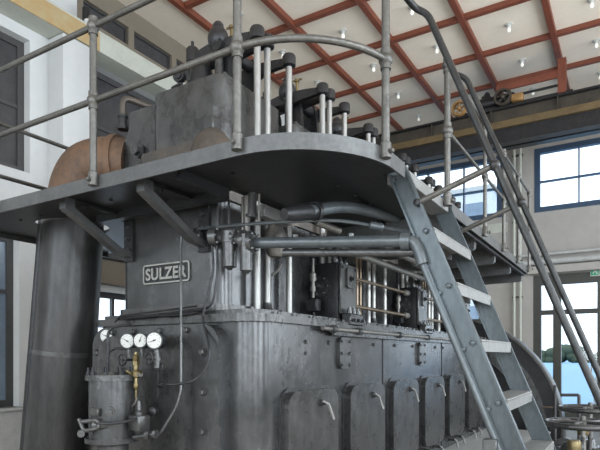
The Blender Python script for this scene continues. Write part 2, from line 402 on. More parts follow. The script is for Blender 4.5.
# ------------------------------------------------------------------ outdoors (seen through the entrance)
structure(MB().box(XE_+.3, 230, -120, 120, -.25, -.05).build('ground_outside', BLUEPL))
hd = thing('tree_row', 'distant row of dark green trees on the far shore outside', 'trees', None, (150, 10, -.05))
g = MB()
for k in range(420):
    y = random.uniform(-20, 45); g.ball((random.uniform(-2, 2), y, random.uniform(.2, 2.6)+.9*math.sin(y*.35)), random.uniform(.8, 1.6), (1, 1, .9), 8, 5)
g.build('foliage', HEDGE, hd)
bl = thing('concrete_bollard', 'pale concrete post standing outside the glazed entrance', 'post', None, (16.5, .62, -.05))
MB().lathe((0, 0, 0), (0, 0, 1), [(0, .34), (.06, .34), (.08, .30), (1.05, .27), (1.12, .22), (1.14, .05)], 20).build('shaft', CONC, bl)
MB().lathe((0, 0, .9), (0, 0, 1), [(0, .285), (.05, .285)], 20).build('band', GFRAME, bl)
of = thing('office_building', 'pale office block with window rows across the plaza', 'building', None, (52, 20, -.05))
MB().box(0, 8, -9, 9, 0, 17).build('wall', PLASTER, of)
MB().box(-.2, 8.2, -9.2, 9.2, 17, 17.4).build('roof', CONC, of)
pw = None
for r in range(5):
    for c in range(6):
        if pw is None:
            pw = MB().box(-.06, .02, -1.1, 1.1, 0, 1.9).build('window', BLUEGL, of); pw.location = (0, -7.4+c*2.95, 1.2+r*3.2)
        else: copy(pw, of, (0, -7.4+c*2.95, 1.2+r*3.2))

# ------------------------------------------------------------------ overhead crane
cr = thing('overhead_crane', 'yellow brown overhead travelling crane girder under the coffered ceiling', 'crane')
GX = 11.3
MB().box(GX-.13, GX+.12, -5.3, 6.75, 6.06, 6.10).box(GX-.10, GX+.12, -5.3, 6.75, 6.10, 6.20).build('girder_flange', GOLDG, cr)
MB().box(GX-.02, GX+.02, -5.3, 6.75, 6.20, 6.44).build('girder_web', BROWNG, cr)
MB().box(GX-.12, GX+.12, -5.3, 6.75, 6.44, 6.47).box(GX-.06, GX+.06, -5.3, 6.75, 6.47, 6.50).build('trolley_rail', IRON_D, cr)
MB().box(GX-.06, GX+.06, -5.3, 6.75, 5.80, 6.06).box(GX-.08, GX+.14, -5.3, 6.75, 5.78, 5.81).build('girder_box', IRON_D, cr)
MB().box(GX+1.1, GX+1.3, -5.3, 6.75, 6.1, 6.47).build('girder', IRON_D, cr)
st = None
for k in range(9):
    y = -3.6+k*1.2
    if st is None: st = MB().box(GX-.11, GX-.02, -.01, .01, 6.20, 6.44).build('stiffener', BROWNG, cr); st.location = (0, y, 0)
    else: copy(st, cr, (0, y, 0))
MB().box(GX-.5, GX+1.6, 6.55, 6.85, 6.36, 6.6, .01, 1).build('end_carriage', GFRAME, cr)
tr = thing('crane_trolley', 'rusty hoist trolley with two spoked wheels on top of crane girder', 'hoist')
MB().box(GX-.05, GX+1.2, .95, 3.1, 6.50, 6.54, .005, 1).build('frame', IRON_D, tr)
MB().lathe((GX+.05, 1.98, 6.66), (0, 1, 0), [(0, .10), (.02, .12), (.66, .12), (.68, .10)], 18).build('hoist_drum', IRON_D, tr)
MB().box(GX+.02, GX+.35, 2.44, 2.62, 6.54, 6.84, .03, 2).lathe((GX+.15, 2.53, 6.84), (0, 0, 1), [(0, .07), (.06, .06), (.10, .03)], 12).build('motor', IRON_D, tr)
def spoked(nm, c, R, mtl, par, tw=.10):
    g = MB(); c = Vector(c)
    g.lathe(c, (-1, 0, 0), [(-tw/2, R-.05), (-tw/2, R-.015), (0, R), (tw/2, R-.015), (tw/2, R-.05), (-tw/2, R-.05)], 28)
    g.bm.faces.ensure_lookup_table()
    for f in [f for f in g.bm.faces if len(f.verts) > 10]: g.bm.faces.remove(f)
    g.lathe(c, (-1, 0, 0), [(-.06, .04), (.06, .04), (.08, .02)], 14)
    for k in range(5):
        a = 2*PI*k/5+.3; g.tube([c, c+Vector((0, math.cos(a), math.sin(a)))*(R-.03)], .02, 6)
    return g.build(nm, mtl, par)
spoked('wheel', (GX-.14, 3.01, 6.62), .165, OCHRE, tr)
spoked('wheel', (GX-.14, 2.17, 6.64), .175, BROWNG, tr)
MB().box(GX-.09, GX+.05, 1.06, 1.20, 6.5, 7.14).build('guard_post', REDW, tr)
MB().box(GX-.08, GX-.04, 1.18, 2.3, 6.80, 6.93).build('guard_beam', REDW, tr)
MB().box(GX-.03, GX, 1.18, 2.0, 6.66, 6.70).build('guard_bar', IRON_D, tr)
MB().box(GX-.16, GX+.0, 1.80, 2.02, 6.52, 6.66, .02, 1).build('brake_box', OCHRE, tr)

# ------------------------------------------------------------------ the engine
A = 2.2
DK = 2.645                     # top of the gallery deck
CT = 1.865                     # top of the crankcase
YS = 1.954                     # long side of the crankcase
eng = thing('diesel_engine', 'huge grey vintage marine diesel engine with raised maker plate, crankcase doors and pushrods', 'engine')
MB().prism_z(rrect(2.70, 8.85, YS, 3.45, .15, 9), .45, 1.815).build('crankcase', IRON, eng, bevel=.0)
MB().prism_z(rrect(2.66, 8.9, YS-.035, 3.49, .17, 9), 1.815, CT).build('crankcase_flange', IRON_W, eng, bevel=.006)
MB().prism_z(rrect(2.72, 8.84, YS+.03, 3.42, .10, 7), CT, CT+.03).build('flange_step', IRON_W, eng)
# bedplate with ledge
MB().box(2.45, 8.9, 1.25, 4.05, 0, .44, .01, 1).build('bedplate', IRON, eng)
MB().box(2.45, 8.9, 1.05, YS+.02, .44, .475, .006, 1).build('ledge_plate', LEDGE, eng)
# crankcase side: panel seams, doors with toggles, small covers
for x in (4.66, 6.46, 8.26): MB().box(x-.008, x+.008, YS-.006, YS+.02, .48, 1.81).build('panel_seam', IRON_D, eng)
dproto = None
for k in range(6):
    x = 2.95+.90*k
    if dproto is None:
        g = MB(); g.prism_y(rrect(-.015, .72, .60, 1.39, .13, 7, 'abcd'), YS-.014, YS+.01)
        dproto = g.build('crankcase_door', IRON, eng, bevel=.006); dproto.location = (x, 0, 0)
        g = MB(); g.prism_y(rrect(.005, .70, .62, 1.365, .11, 7, 'abcd'), YS-.07, YS-.014); g.build('door_leaf', IRON_W, dproto, bevel=.035)
        for xx, zz, dx, dz in ((.43, 1.27, .075, -.12), (.14, .575, .02, -.09), (.45, .575, .02, -.09)):
            b_ = MB().lathe((xx, YS-.07 if zz > .6 else YS-.012, zz), (0, -1, 0), [(0, .026), (.015, .026), (.015, .016), (.04 if zz > .6 else .09, .016)], 10); b_.build('toggle_boss', IRON_W, dproto)
            MB().tube([(xx-.03, YS-.10, zz+.015), (xx+dx*.4, YS-.115, zz-.012), (xx+dx, YS-.13, zz+dz)], [.010, .010, .013], 8).build('toggle_handle', BRIGHT, dproto)
        g = MB()
        for zz in (1.18, .78): g.box(.715, .755, YS-.04, YS, zz, zz+.05, .006, 1)
        g.build('hinge', IRON_W, dproto, kind='stuff')
    else:
        copy_tree(dproto, eng, (x, 0, 0))
cproto = None
for k, x in enumerate((3.86, 5.70, 7.54)):
    if cproto is None:
        g = MB(); g.prism_y(rrect(-.105, .085, 1.50, 1.745, .05, 4), YS-.028, YS)
        cproto = g.build('inspection_plate', IRON_W, eng, bevel=.006); cproto.location = (x, 0, 0)
        g = MB()
        for sx in (-.08, .06):
            for zz in (1.53, 1.62, 1.715): g.bolt((sx, YS-.028, zz), (0, -1, 0), .010, .012)
        g.build('plate_bolts', IRON_W, cproto, kind='stuff')
    else: copy_tree(cproto, eng, (x, 0, 0))
g = MB()
for x in (3.28, 3.62, 4.45, 4.95, 5.45, 6.2, 6.5): g.bolt((x, YS, 1.70), (0, -1, 0), .013, .016); g.bolt((x, YS, 1.62), (0, -1, 0), .010, .012) if x < 3.4 else None
for x in (3.90, 4.82): g.bolt((x, YS, 1.14), (0, -1, 0), .02, .03)
for x in [2.95+.23*k for k in range(26)]: g.bolt((x, YS+.0, CT), (0, 0, 1), .015, .02)
g.build('crankcase_bolts', IRON_W, eng, kind='stuff')
# end cover carrying the instruments
g = MB(); g.prism_x(rrect(2.16, 3.34, .45, 1.80, .14, 7, 'cd'), 2.60, 2.70); g.build('end_cover', IRON, eng, bevel=.012)
g = MB(); g.prism_x(rrect(2.38, 3.20, .45, 1.735, .15, 8, 'cd'), 2.53, 2.60); g.build('cover_panel', IRON_W, eng, bevel=.035)
g = MB()
for z in (1.625, 1.377, 1.13, .88): g.bolt((2.60, 2.285, z), (-1, 0, 0), .022, .03); g.bolt((2.60, 3.27, z), (-1, 0, 0), .022, .03)
for y in (2.42, 2.66, 2.90, 3.12): g.bolt((2.60, y, 1.765), (-1, 0, 0), .018, .024)
g.build('end_cover_bolts', IRON_W, eng, kind='stuff')
# cylinder block with maker plate
MB().prism_z(rrect(2.76, 8.7, 2.268, 3.25, .11, 8), CT, 2.62).build('cylinder_block', IRON, eng)
MB().prism_z(rrect(2.735, 8.72, 2.245, 3.28, .12, 7), CT+.0, CT+.075).build('block_foot', IRON_W, eng, bevel=.012)
g = MB(); po = rrect(2.540, 2.980, 2.105, 2.243, .022, 4); pi_ = rrect(2.550, 2.970, 2.115, 2.233, .016, 4)
n = len(po); va = [[g.bm.verts.new((xx, p[0], p[1])) for p in q] for xx, q in ((2.757, po), (2.744, po), (2.744, pi_), (2.757, pi_))]
for q in range(3):
    for i in range(n): g.bm.faces.new((va[q][i], va[q][(i+1) % n], va[q+1][(i+1) % n], va[q+1][i]))
PLATE = mat('raised_plate_metal', (0.33, 0.325, 0.30), 0.4, 0.6, .2, 20)
npo = MB().prism_x(po, 2.754, 2.761).build('maker_plate', IRON_D, eng)
g.build('plate_border', PLATE, npo)
cu = bpy.data.curves.new('txt', 'FONT'); cu.body = 'SULZER'; cu.size = .134; cu.extrude = .006; cu.align_x = 'CENTER'; cu.align_y = 'CENTER'; cu.offset = .0035; cu.space_character = 1.04
to = bpy.data.objects.new('txt', cu); COL.objects.link(to); bpy.context.view_layer.update()
tm = bpy.data.meshes.new_from_object(to.evaluated_get(bpy.context.evaluated_depsgraph_get()))
bpy.data.objects.remove(to, do_unlink=True)
xs = [v.co.x for v in tm.vertices]; ys_ = [v.co.y for v in tm.vertices]
cx, cy = (max(xs)+min(xs))/2, (max(ys_)+min(ys_))/2; sx = .385/(max(xs)-min(xs)); sy = .085/(max(ys_)-min(ys_))
for v in tm.vertices: v.co = Vector((2.750-v.co.z, 2.760-(v.co.x-cx)*sx, 2.174+(v.co.y-cy)*sy))
tm.materials.clear(); tm.materials.append(PLATE); tm.update()
lo = bpy.data.objects.new('lettering', tm); COL.objects.link(lo); lo.parent = npo
# cylinder heads: casting, rocker gear, pushrods -- pitch 0.92
def rocker(g, x, y0, y1, z0, z1, w=.035, h0=.05, h1=.085):
    """tapered arm from (y0,z0) to (y1,z1)"""
    n = 6; prev = None
    top, bot = [], []
    for i in range(n+1):
        t = i/n; y = y0+(y1-y0)*t; z = z0+(z1-z0)*t+.008*math.sin(PI*t); h = h0+(h1-h0)*t
        top.append((y, z+h/2)); bot.append((y, z-h/2))
    g.prism_x(top+bot[::-1], x-w/2, x+w/2)
hproto = None
for k in range(6):
    if hproto is None:
        # head casting (origin at cylinder centre line X=0 -> world 3.17)
        g = MB(); g.prism_z(rrect(-.37, .36, 2.30, 2.97, .09, 6), 2.62, 3.47)
        hproto = g.build('cylinder_head', IRON_W, eng, bevel=.03); hproto.location = (3.17, 0, 0)
        g = MB(); g.prism_z(rrect(-.48, .42, 2.25, 2.99, .08, 6), 2.62, 3.01); g.build('head_skirt', IRON_R, hproto, bevel=.035)
        g = MB(); g.prism_x([(2.95, 2.64), (3.40, 2.64), (3.405, 2.85), (3.38, 3.02), (3.33, 3.14), (3.25, 3.24), (3.22, 3.30), (3.215, 3.42), (2.95, 3.42)], -.34, .26); g.build('exhaust_port', IRON_W, hproto, bevel=.025)
        g = MB(); g.lathe((-.36, 3.09, 3.10), (-1, 0, 0), [(0, .055), (.02, .055), (.02, .04), (.05, .04)], 6); g.build('port_plug', IRON, hproto)
        # front hump with square cap
        g = MB(); g.lathe((-.42, 2.34, 2.85), (0, 0, 1), [(0, .145), (.09, .14), (.15, .12), (.19, .085), (.22, .05)], 18); g.build('casting_hump', IRON_R, hproto)
        g = MB(); g.box(-.465, -.38, 2.30, 2.385, 3.05, 3.15, .008, 1); g.build('hump_cap', IRON, hproto)
        # valve housing on top
        g = MB(); g.lathe((-.10, 2.72, 3.34), (0, 0, 1), [(0, .115), (.16, .115), (.16, .09), (.22, .09), (.22, .105), (.26, .105), (.26, .09), (.34, .085), (.40, .07), (.45, .04), (.46, .03)], 20); g.build('valve_cage', IRON_D, hproto)
        g = MB(); g.lathe((.17, 2.72, 3.34), (0, 0, 1), [(0, .10), (.16, .10), (.16, .08), (.30, .08), (.34, .03), (.42, .03)], 18); g.build('valve_cage', IRON_D, hproto)
        g = MB()
        for dy in (-.09, .09):
            for dx in (-.19, -.01): g.bolt((-.10+dx*0+(.10 if dx > -.1 else -.10), 2.72+dy, 3.47), (0, 0, 1), .02, .07)
        for x, y in ((-.25, 2.86), (.25, 2.86), (-.25, 2.38), (.25, 2.40)): g.lathe((x, y, 3.46), (0, 0, 1), [(0, .035), (.05, .035), (.07, .02)], 8)
        g.build('head_nuts', IRON, hproto, kind='stuff')
        # rocker bracket and pivot post
        for x in (-.06, .22): MB().prism_x([(2.42, 3.45), (2.62, 3.45), (2.57, 3.74), (2.55, 3.86), (2.46, 3.86), (2.44, 3.74)], x-.022, x+.022).build('rocker_bracket', IRON_D, hproto, bevel=.008)
        MB().cyl((-.12, 2.535, 3.45), (-.12, 2.535, 3.84), .032, 14).build('pivot_post', IRON_W, hproto)
        g = MB(); g.ball((-.12, 2.545, 3.875), .078, (.95, 1.0, 1.15)); g.lathe((-.12, 2.545, 3.945), (0, 0, 1), [(0, .045), (.03, .04), (.05, .025)], 10); g.build('pivot_boss', IRON_D, hproto)
        MB().cyl((-.17, 2.52, 3.81), (.34, 2.50, 3.81), .045, 16).build('rocker_shaft', IRON_D, hproto)
        for x, yv in ((-.12, 2.79), (.0, 2.72), (.285, 2.70)):
            g = MB(); rocker(g, x, 2.2, 2.54, 3.80, 3.80, .04, .045, .11); rocker(g, x, yv, 2.50, 3.79, 3.81, .045, .05, .11)
            g.build('rocker_arm', IRON_D, hproto, bevel=.006)
            g = MB(); g.lathe((x, 2.2, 3.76), (0, 0, 1), [(0, .030), (.01, .05), (.075, .052), (.09, .044), (.095, .03)], 14); g.build('rocker_end', IRON_D, hproto)
            MB().cyl((x, 2.2, CT), (x, 2.2, 3.77), .024, 14).build('pushrod', BRIGHT, hproto)
        g = MB(); g.lathe((-.12, 2.79, 3.76), (0, 0, 1), [(0, .03), (.02, .048), (.10, .05), (.12, .04), (.125, .012), (.17, .012)], 12); g.build('valve_stem_cap', IRON_D, hproto)
        # indicator cock
        g = MB(); g.lathe((.03, 2.54, 3.74), (0, 0, 1), [(0, .018), (.14, .016), (.14, .028), (.19, .028), (.19, .014), (.28, .014), (.285, .022), (.305, .022)], 10)
        g.tube([(.03, 2.54, 3.91), (.03, 2.47, 3.92)], .012, 8); g.tube([(.03, 2.49, 4.04), (.03, 2.59, 4.04)], .009, 8); g.build('indicator_cock', BRASS, hproto)
    else: copy_tree(hproto, eng, (3.17+.92*k, 0, 0))
# elbow pipe on top of the first head
v0, v1 = at(123, 122, X=2.84), at(123, 97, X=2.84); v2 = at(152, 108, Y=v0.y-.12)
MB().tube(fillet([v0, v1, v2], .07), .026, 12).build('vent_pipe', IRON_R, eng)
MB().lathe(v0-Vector((0, 0, .06)), (0, 0, 1), [(0, .042), (.03, .042), (.03, .034), (.09, .034), (.09, .04), (.11, .04)], 12).build('vent_union', IRON_D, eng)
MB().tube(fillet([at(172, 92, X=2.9), at(172, 88, X=2.9), at(182, 83, X=2.9), at(182, 88, X=2.9)], .02), .010, 8).build('lifting_handle', IRON_D, eng)
MB().lathe(at(181, 78, X=2.98), (-1, -.2, 0), [(0, .045), (.04, .045), (.04, .028), (.05, .028)], 14).build('oil_plug', IRON_D, eng)
# cylinder jackets behind the pushrods
g = None
for k in range(6):
    x = 3.17+.92*k
    if g is None:
        jp = MB().lathe((0, 2.42, CT), (0, 0, 1), [(0, .20), (.04, .20), (.04, .17), (.70, .17), (.70, .20), (.74, .20)], 20).build('cylinder_jacket', IRON_D, eng); jp.location = (x, 0, 0); g = 1
    else: copy(jp, eng, (x, 0, 0))
# fuel pumps
pp = None
for x in (3.865, 5.705, 7.545):
    if pp is None:
        pp = MB().box(0, .29, 2.0, 2.30, CT, 2.35, .012, 2).build('fuel_pump', IRON_D, eng); pp.location = (x, 0, 0)
        MB().box(.0, .29, 1.975, 2.0, CT+.07, 2.34, .006, 1).build('face_plate', IRON_W, pp)
        g = MB(); g.prism_y(rrect(.08, .21, 2.15, 2.31, .025, 4), 1.955, 1.975); g.build('name_cover', IRON_W, pp, bevel=.004)
        MB().lathe((.145, 1.955, 2.225), (0, -1, 0), [(0, .022), (.012, .022), (.012, .012), (.03, .012)], 10).build('cover_knob', IRON_D, pp)
        g = MB(); g.lathe((0, 2.15, 2.16), (-1, 0, 0), [(0, .085), (.02, .085), (.02, .045), (.05, .045), (.05, .025), (.09, .02)], 16)
        g.build('pump_flange', IRON, pp)
        g = MB()
        for q in range(6): g.bolt((-.02, 2.15+.068*math.cos(q*PI/3), 2.16+.068*math.sin(q*PI/3)), (-1, 0, 0), .010, .014)
        for xx in (.03, .26):
            for zz in (1.96, 2.31): g.bolt((xx, 1.975, zz), (0, -1, 0), .010, .014)
        g.build('pump_bolts', IRON_W, pp, kind='stuff')
        for xx in (.06, .15, .24):
            MB().lathe((xx, 2.06, 2.35), (0, 0, 1), [(0, .030), (.03, .030), (.03, .018), (.07, .018), (.07, .024), (.09, .020)], 10).build('delivery_union', IRON_W, pp)
        g = MB(); g.box(.02, .27, 1.90, 1.98, CT-.02, CT+.075, .01, 1); g.build('linkage_block', IRON, pp)
        g = MB()
        for xx in (.06, .14, .22): g.lathe((xx, 1.93, CT+.07), (0, 0, 1), [(0, .02), (.03, .02), (.03, .012), (.055, .012)], 8); g.tube([(xx, 1.9, CT+.02), (xx, 1.87, CT+.02)], .012, 8)
        g.build('linkage_pins', IRON_W, pp, kind='stuff')
        # sight oiler on the near face
        g = MB(); g.lathe((-.12, 2.16, 2.06), (0, 0, 1), [(0, .012), (.05, .012), (.05, .022), (.09, .022), (.09, .014), (.13, .014), (.13, .026), (.19, .026), (.20, .012), (.31, .010)], 10); g.build('sight_oiler', PIPEG, pp)
        g = MB(); g.box(-.16, -.08, 2.11, 2.20, 1.95, 2.05, .008, 1); g.tube(fillet([(-.12, 2.16, 1.96), (-.12, 2.14, 1.90), (-.03, 2.05, 1.90), (.0, 1.99, 1.885), (.01, 1.95, 1.85)], .04), .009, 8); g.build('oiler_body', BLUEPL if False else IRON_D, pp)
    else: copy_tree(pp, eng, (x, 0, 0))
for x in (4.155, 5.995):
    for z, r in ((2.27, .016), (2.03, .018)):
        MB().cyl((x, 2.06, z), (x+1.42, 2.06, z), r, 10).build('fuel_rod', COPPER, eng)
        MB().lathe((x+1.34, 2.06, z), (1, 0, 0), [(0, .022), (.02, .032), (.10, .032), (.12, .022)], 8).build('rod_coupling', PIPEG, eng)
g = None
for x in (4.55, 4.62, 6.39, 6.46):
    MB().cyl((x, 2.16, CT), (x, 2.16, 2.6), .014, 10).build('copper_riser', COPPER, eng)
# control shaft along the flange
MB().cyl((3.42, YS-.06, 1.80), (8.4, YS-.06, 1.80), .015, 10).build('control_shaft', PIPEG, eng)
g = MB()
for x in (3.56, 4.0, 4.9, 5.75, 6.7, 7.6): g.lathe((x, YS-.06, 1.80), (1, 0, 0), [(0, .03), (.05, .03)], 10); g.box(x+.005, x+.045, YS-.06, YS, 1.79, 1.815)
g.build('shaft_bearings', IRON_W, eng, kind='stuff')
MB().box(3.62, 8.0, YS-.05, YS-.03, 1.755, 1.79).build('shaft_rail', IRON_W, eng)
# pipework between gallery and engine
MB().tube(fillet([(3.70, 1.90, 2.42), (8.4, 1.90, 2.42)], .05), .026, 12).build('fuel_main', PIPEG, eng)
MB().cyl((4.1, 1.72, 2.48), (5.1, 1.72, 2.48), .030, 12).build('water_pipe', PIPEG, eng)
MB().lathe((4.85, 1.72, 2.48), (1, 0, 0), [(0, .03), (.02, .052), (.24, .052), (.26, .03)], 12).build('water_pipe_union', PIPEG, eng)
def nose(z): return .645+.41*(z-1.6)      # front edge of the stair stringers
S0 = at(248, 243, X=2.76); S1 = at(414, 241, X=2.90)
big = fillet([S0, S1, S1+Vector((.0, -.03, -.06)), Vector((2.90, nose(2.10)+.13, 2.10))], .06)
MB().tube(big, .034, 14).build('air_start_pipe', PIPEB, eng)
MB().tube([(2.905, nose(2.16)+.132, 2.16), (2.905, nose(.48)+.132, .48)], .020, 12).build('air_down_pipe', PIPEB, eng)
DN = Vector((.03, .0, -.058)); MB().cyl(S0+DN+(S1-S0)*.22, S1+DN, .024, 12).build('drain_pipe', IRON_W, eng)
MB().lathe(S1+(S0-S1).normalized()*.02, (S0-S1), [(0, .036), (.0, .05), (.05, .05), (.05, .036)], 12).build('pipe_sleeve', PIPEB, eng)
for q, (px_, X_) in enumerate(((300, 2.83), (357, 2.91))):
    p = S0.lerp(S1, (px_-248)/168); MB().lathe(p, (0, 0, 1), [(0, .02), (.045, .02), (.05, .012)], 8).build('pipe_plug', IRON_W, eng)
MB().tube(catmull([at(196, 229, X=2.70), at(250, 224, X=2.74), at(300, 221, X=2.80), at(340, 221, X=2.9), at(380, 227, X=2.98), at(416, 234, X=3.02)]), .011, 8).build('control_tube', PIPEB, eng)
pA, pB = at(369, 225, X=2.94), at(384, 228, X=2.98)
MB().lathe(pA, pB-pA, [(0, .012), (.01, .024), ((pB-pA).length-.01, .024), ((pB-pA).length, .012)], 10).build('tube_union', PIPEB, eng)
MB().tube(catmull([at(310, 211, Y=1.56), at(345, 207, Y=1.54), at(380, 214, Y=1.52), at(420, 227, Y=1.50), at(470, 252, Y=1.5)]), .036, 14).build('cooling_pipe', PIPEB, eng)
a_, b_ = at(284, 214, Y=1.62), at(317, 211, Y=1.56)
MB().lathe(a_, b_-a_, [(0, .030), ((b_-a_).length*.3, .046), ((b_-a_).length*.9, .048), ((b_-a_).length*.9, .056), ((b_-a_).length, .056)], 18).build('cooling_pipe_box', IRON_D, eng)
a_, b_ = at(256, 212, Y=2.12), at(279, 210, Y=2.12)
g = MB(); g.box(a_.x, b_.x+.05, 2.05, 2.12, a_.z-.035, a_.z+.045, .006, 1); g.build('bright_bracket', TREAD, eng)
MB().cyl(at(316, 222, Y=2.0), at(340, 231, Y=1.9), .028, 10).build('stub_pipe', PIPEG, eng)
# valve cluster hanging under the deck
vc = MB()
for px_, y0, y1, r in ((229.5, 244, 270, .047), (246.5, 249, 274, .042)):
    p = at(px_, y1, X=2.72); q = at(px_, y0-8, X=2.72)
    vc = MB().lathe(p, (0, 0, 1), [(0, .012), (.012, .022), (.02, r*.95), (.17, r), (.17, r*1.15), (.24, r*1.15), (.26, r*.6)], 16); vc.build('relief_valve', IRON_W, eng)
g = MB()
for px_, py_, r, hh in ((215, 237, .065, .05), (232, 238, .06, .035), (244, 241, .068, .03), (251, 242, .068, .03)):
    p = at(px_, py_, X=2.73); g.lathe(p, (.25, -1, 0), [(-hh/2, r*.6), (-hh/2, r), (hh/2, r), (hh/2, r*.6)], 16)
    for q in range(6): g.bolt(p+Vector((math.cos(q*PI/3)*r*.75, -hh/2, math.sin(q*PI/3)*r*.75)), (.25, -1, 0), .010, .018)
g.cyl(at(212, 236, X=2.74), at(254, 242, X=2.74), .042, 14)
g.build('valve_chest', IRON_W, eng)
g = MB(); g.ball(at(198, 236, X=2.70), .035); g.lathe(at(196, 229, X=2.70), (-.3, -.2, -1), [(0, .018), (.05, .02), (.05, .03), (.08, .03)], 10); g.build('hinge_boss', IRON_W, eng)
for px_, y0, r, mm in ((218, 233, .009, IRON_W), (247, 232, .020, PIPEG), (243, 232, .010, PIPEG), (259, 222, .008, PIPEG), (229, 232, .008, IRON_W)):
    p = at(px_, y0, X=2.75); MB().cyl(p, (p.x, p.y, 2.60), r, 8).build('hanger_rod', mm, eng)
p = at(252, 218, X=2.77); MB().lathe((p.x, p.y, p.z), (0, 0, 1), [(0, .045), (.02, .045), (.02, .03), (.16, .03)], 12).build('hanger_socket', IRON_W, eng)
p = at(275, 240, Y=2.15)
MB().lathe(p, (0, 0, 1), [(-.12, .045), (-.10, .06), (.02, .085), (.08, .06), (.12, .03)], 14).build('tappet_housing', PIPEG, eng)
MB().tube(catmull([at(271, 240, Y=2.1), at(276, 235, Y=2.1), at(281, 228, Y=2.1), at(282, 223, Y=2.1)]), .010, 8).build('tappet_lever', PIPEG, eng)
MB().tube(catmull([at(272, 275, Y=2.1), at(278, 270, Y=2.1), at(281, 264, Y=2.1)]), .010, 8).build('tappet_lever', PIPEG, eng)
for k in range(4):
    MB().lathe((3.17+.92*k, 2.2, CT+.02), (0, 0, 1), [(0, .05), (.03, .05), (.05, .035), (.09, .03)], 12).build('rod_guide', IRON_W, eng)
# conduits and cables on the end
MB().tube(fillet([at(184, 228, X=2.60), at(181, 240, X=2.60), at(181, 400, X=2.45), at(161, 432, X=2.40), at(155, 436, X=2.38)], .10), .0085, 8).build('conduit', IRON_W, eng)
for dx, en in ((0, 372), (5, 366)):
    MB().tube(catmull([at(212+dx, 246, X=2.68), at(213+dx*.8, 270, X=2.68), at(208+dx, 295, X=2.66), at(203+dx, 318, X=2.62), at(209+dx, 345, X=2.56), at(208+dx, 362, X=2.54), at(196, 379+dx*0, X=2.47), at(178, 384, X=2.45), at(158, 384, X=2.42)] if dx == 0 else [at(217, 246, X=2.69), at(217, 275, X=2.69), at(213, 300, X=2.67), at(205, 309, X=2.66), at(186, 314, X=2.63), at(160, 316, X=2.62)]), .008, 8).build('copper_line', IRON_D, eng)
MB().tube([at(117, 319, X=2.62), at(150, 316, X=2.62), at(205, 309, X=2.64)], .012, 8).build('cable', IRON_D, eng)
MB().tube([at(115, 322, X=2.6), at(120, 316, X=2.6), at(160, 311, X=2.61), at(198, 306, X=2.63)], .007, 8).build('cable', IRON_D, eng)

# ------------------------------------------------------------------ flywheel
fw = thing('flywheel', 'giant dark flywheel rim behind the stairs at the engine end', 'flywheel', None, (9.1, 2.7, .45))
R = 1.80
g = MB(); prof = [(0, R-.30), (0, R-.02), (.03, R), (.40, R), (.43, R-.02), (.43, R-.30), (0, R-.30)]
n = 96; rings = []
for h, r in prof[:-1]: rings.append([g.bm.verts.new((h, r*math.cos(2*PI*k/n), r*math.sin(2*PI*k/n))) for k in range(n)])
for i in range(len(rings)):
    for k in range(n): g.bm.faces.new((rings[i][k], rings[i][(k+1) % n], rings[(i+1) % len(rings)][(k+1) % n], rings[(i+1) % len(rings)][k]))
g.build('rim', IRON_D, fw)
def ring(name, r0, r1, x0, x1, mm):
    g = MB(); rr = [[g.bm.verts.new((x, r*math.cos(2*PI*k/72), r*math.sin(2*PI*k/72))) for k in range(72)] for x, r in ((x0, r0), (x0, r1), (x1, r1), (x1, r0))]
    for i in range(4):
        for k in range(72): g.bm.faces.new((rr[i][k], rr[i][(k+1) % 72], rr[(i+1) % 4][(k+1) % 72], rr[(i+1) % 4][k]))
    g.build(name, mm, fw)
ring('rim_edge', R-.025, R+.008, -.03, -.001, GALV)
ring('wheel_ring', R-.52, R-.22, -.05, -.002, IRON_W)
ring('barring_ring', R-.36, R-.305, .10, .30, IRON_D)
MB().lathe((.1, 0, 0), (1, 0, 0), [(0, R-.31), (.2, R-.31)], 48).build('web_disc', IRON_D, fw)
MB().lathe((-.2, 0, 0), (1, 0, 0), [(0, .3), (.7, .3)], 24).build('hub', IRON, fw)

# ------------------------------------------------------------------ exhaust pipe
ex = thing('exhaust_pipe', 'thick leaning dark exhaust pipe with rusty elbow beside the engine', 'pipe')
b0, b1 = Vector((2.75, 4.05, 0)), Vector((2.75, 3.755, 2.70)); ax = (b1-b0); L = ax.length
MB().tube([b0, b1], [.262, .226], 40).build('pipe_shaft', PIPEX, ex)
def rad(h): return .262+(.226-.262)*h/L
for h in (.55, 1.62): MB().lathe(b0+ax.normalized()*h, ax, [(0, rad(h)), (0, rad(h)+.008), (.035, rad(h)+.008), (.035, rad(h))], 40).build('band', IRON_W, ex)
c0 = b0+Vector((-.17, .21, 0)); c1 = b1+Vector((-.142, .182, 0))
MB().tube([c0, c1], .034, 10).build('seam_strip', IRON_D, ex)
el = catmull([Vector(p) for p in ((2.75, 3.76, 2.68), (2.755, 3.75, 2.80), (2.77, 3.72, 2.95), (2.80, 3.64, 3.06), (2.86, 3.50, 3.09), (2.95, 3.36, 3.08))], 6)
MB().tube(el, .205, 32).build('elbow', RUST, ex)
MB().lathe((2.754, 3.755, 2.74), (0, -.1, 1), [(0, .205), (0, .222), (.04, .222), (.04, .205)], 32).build('elbow_collar', RUST, ex)
MB().lathe((2.93, 3.41, 3.085), (.4, -.9, 0), [(-.05, .205), (-.05, .235), (.0, .235), (.0, .205)], 32).build('elbow_flange', RUST, ex)

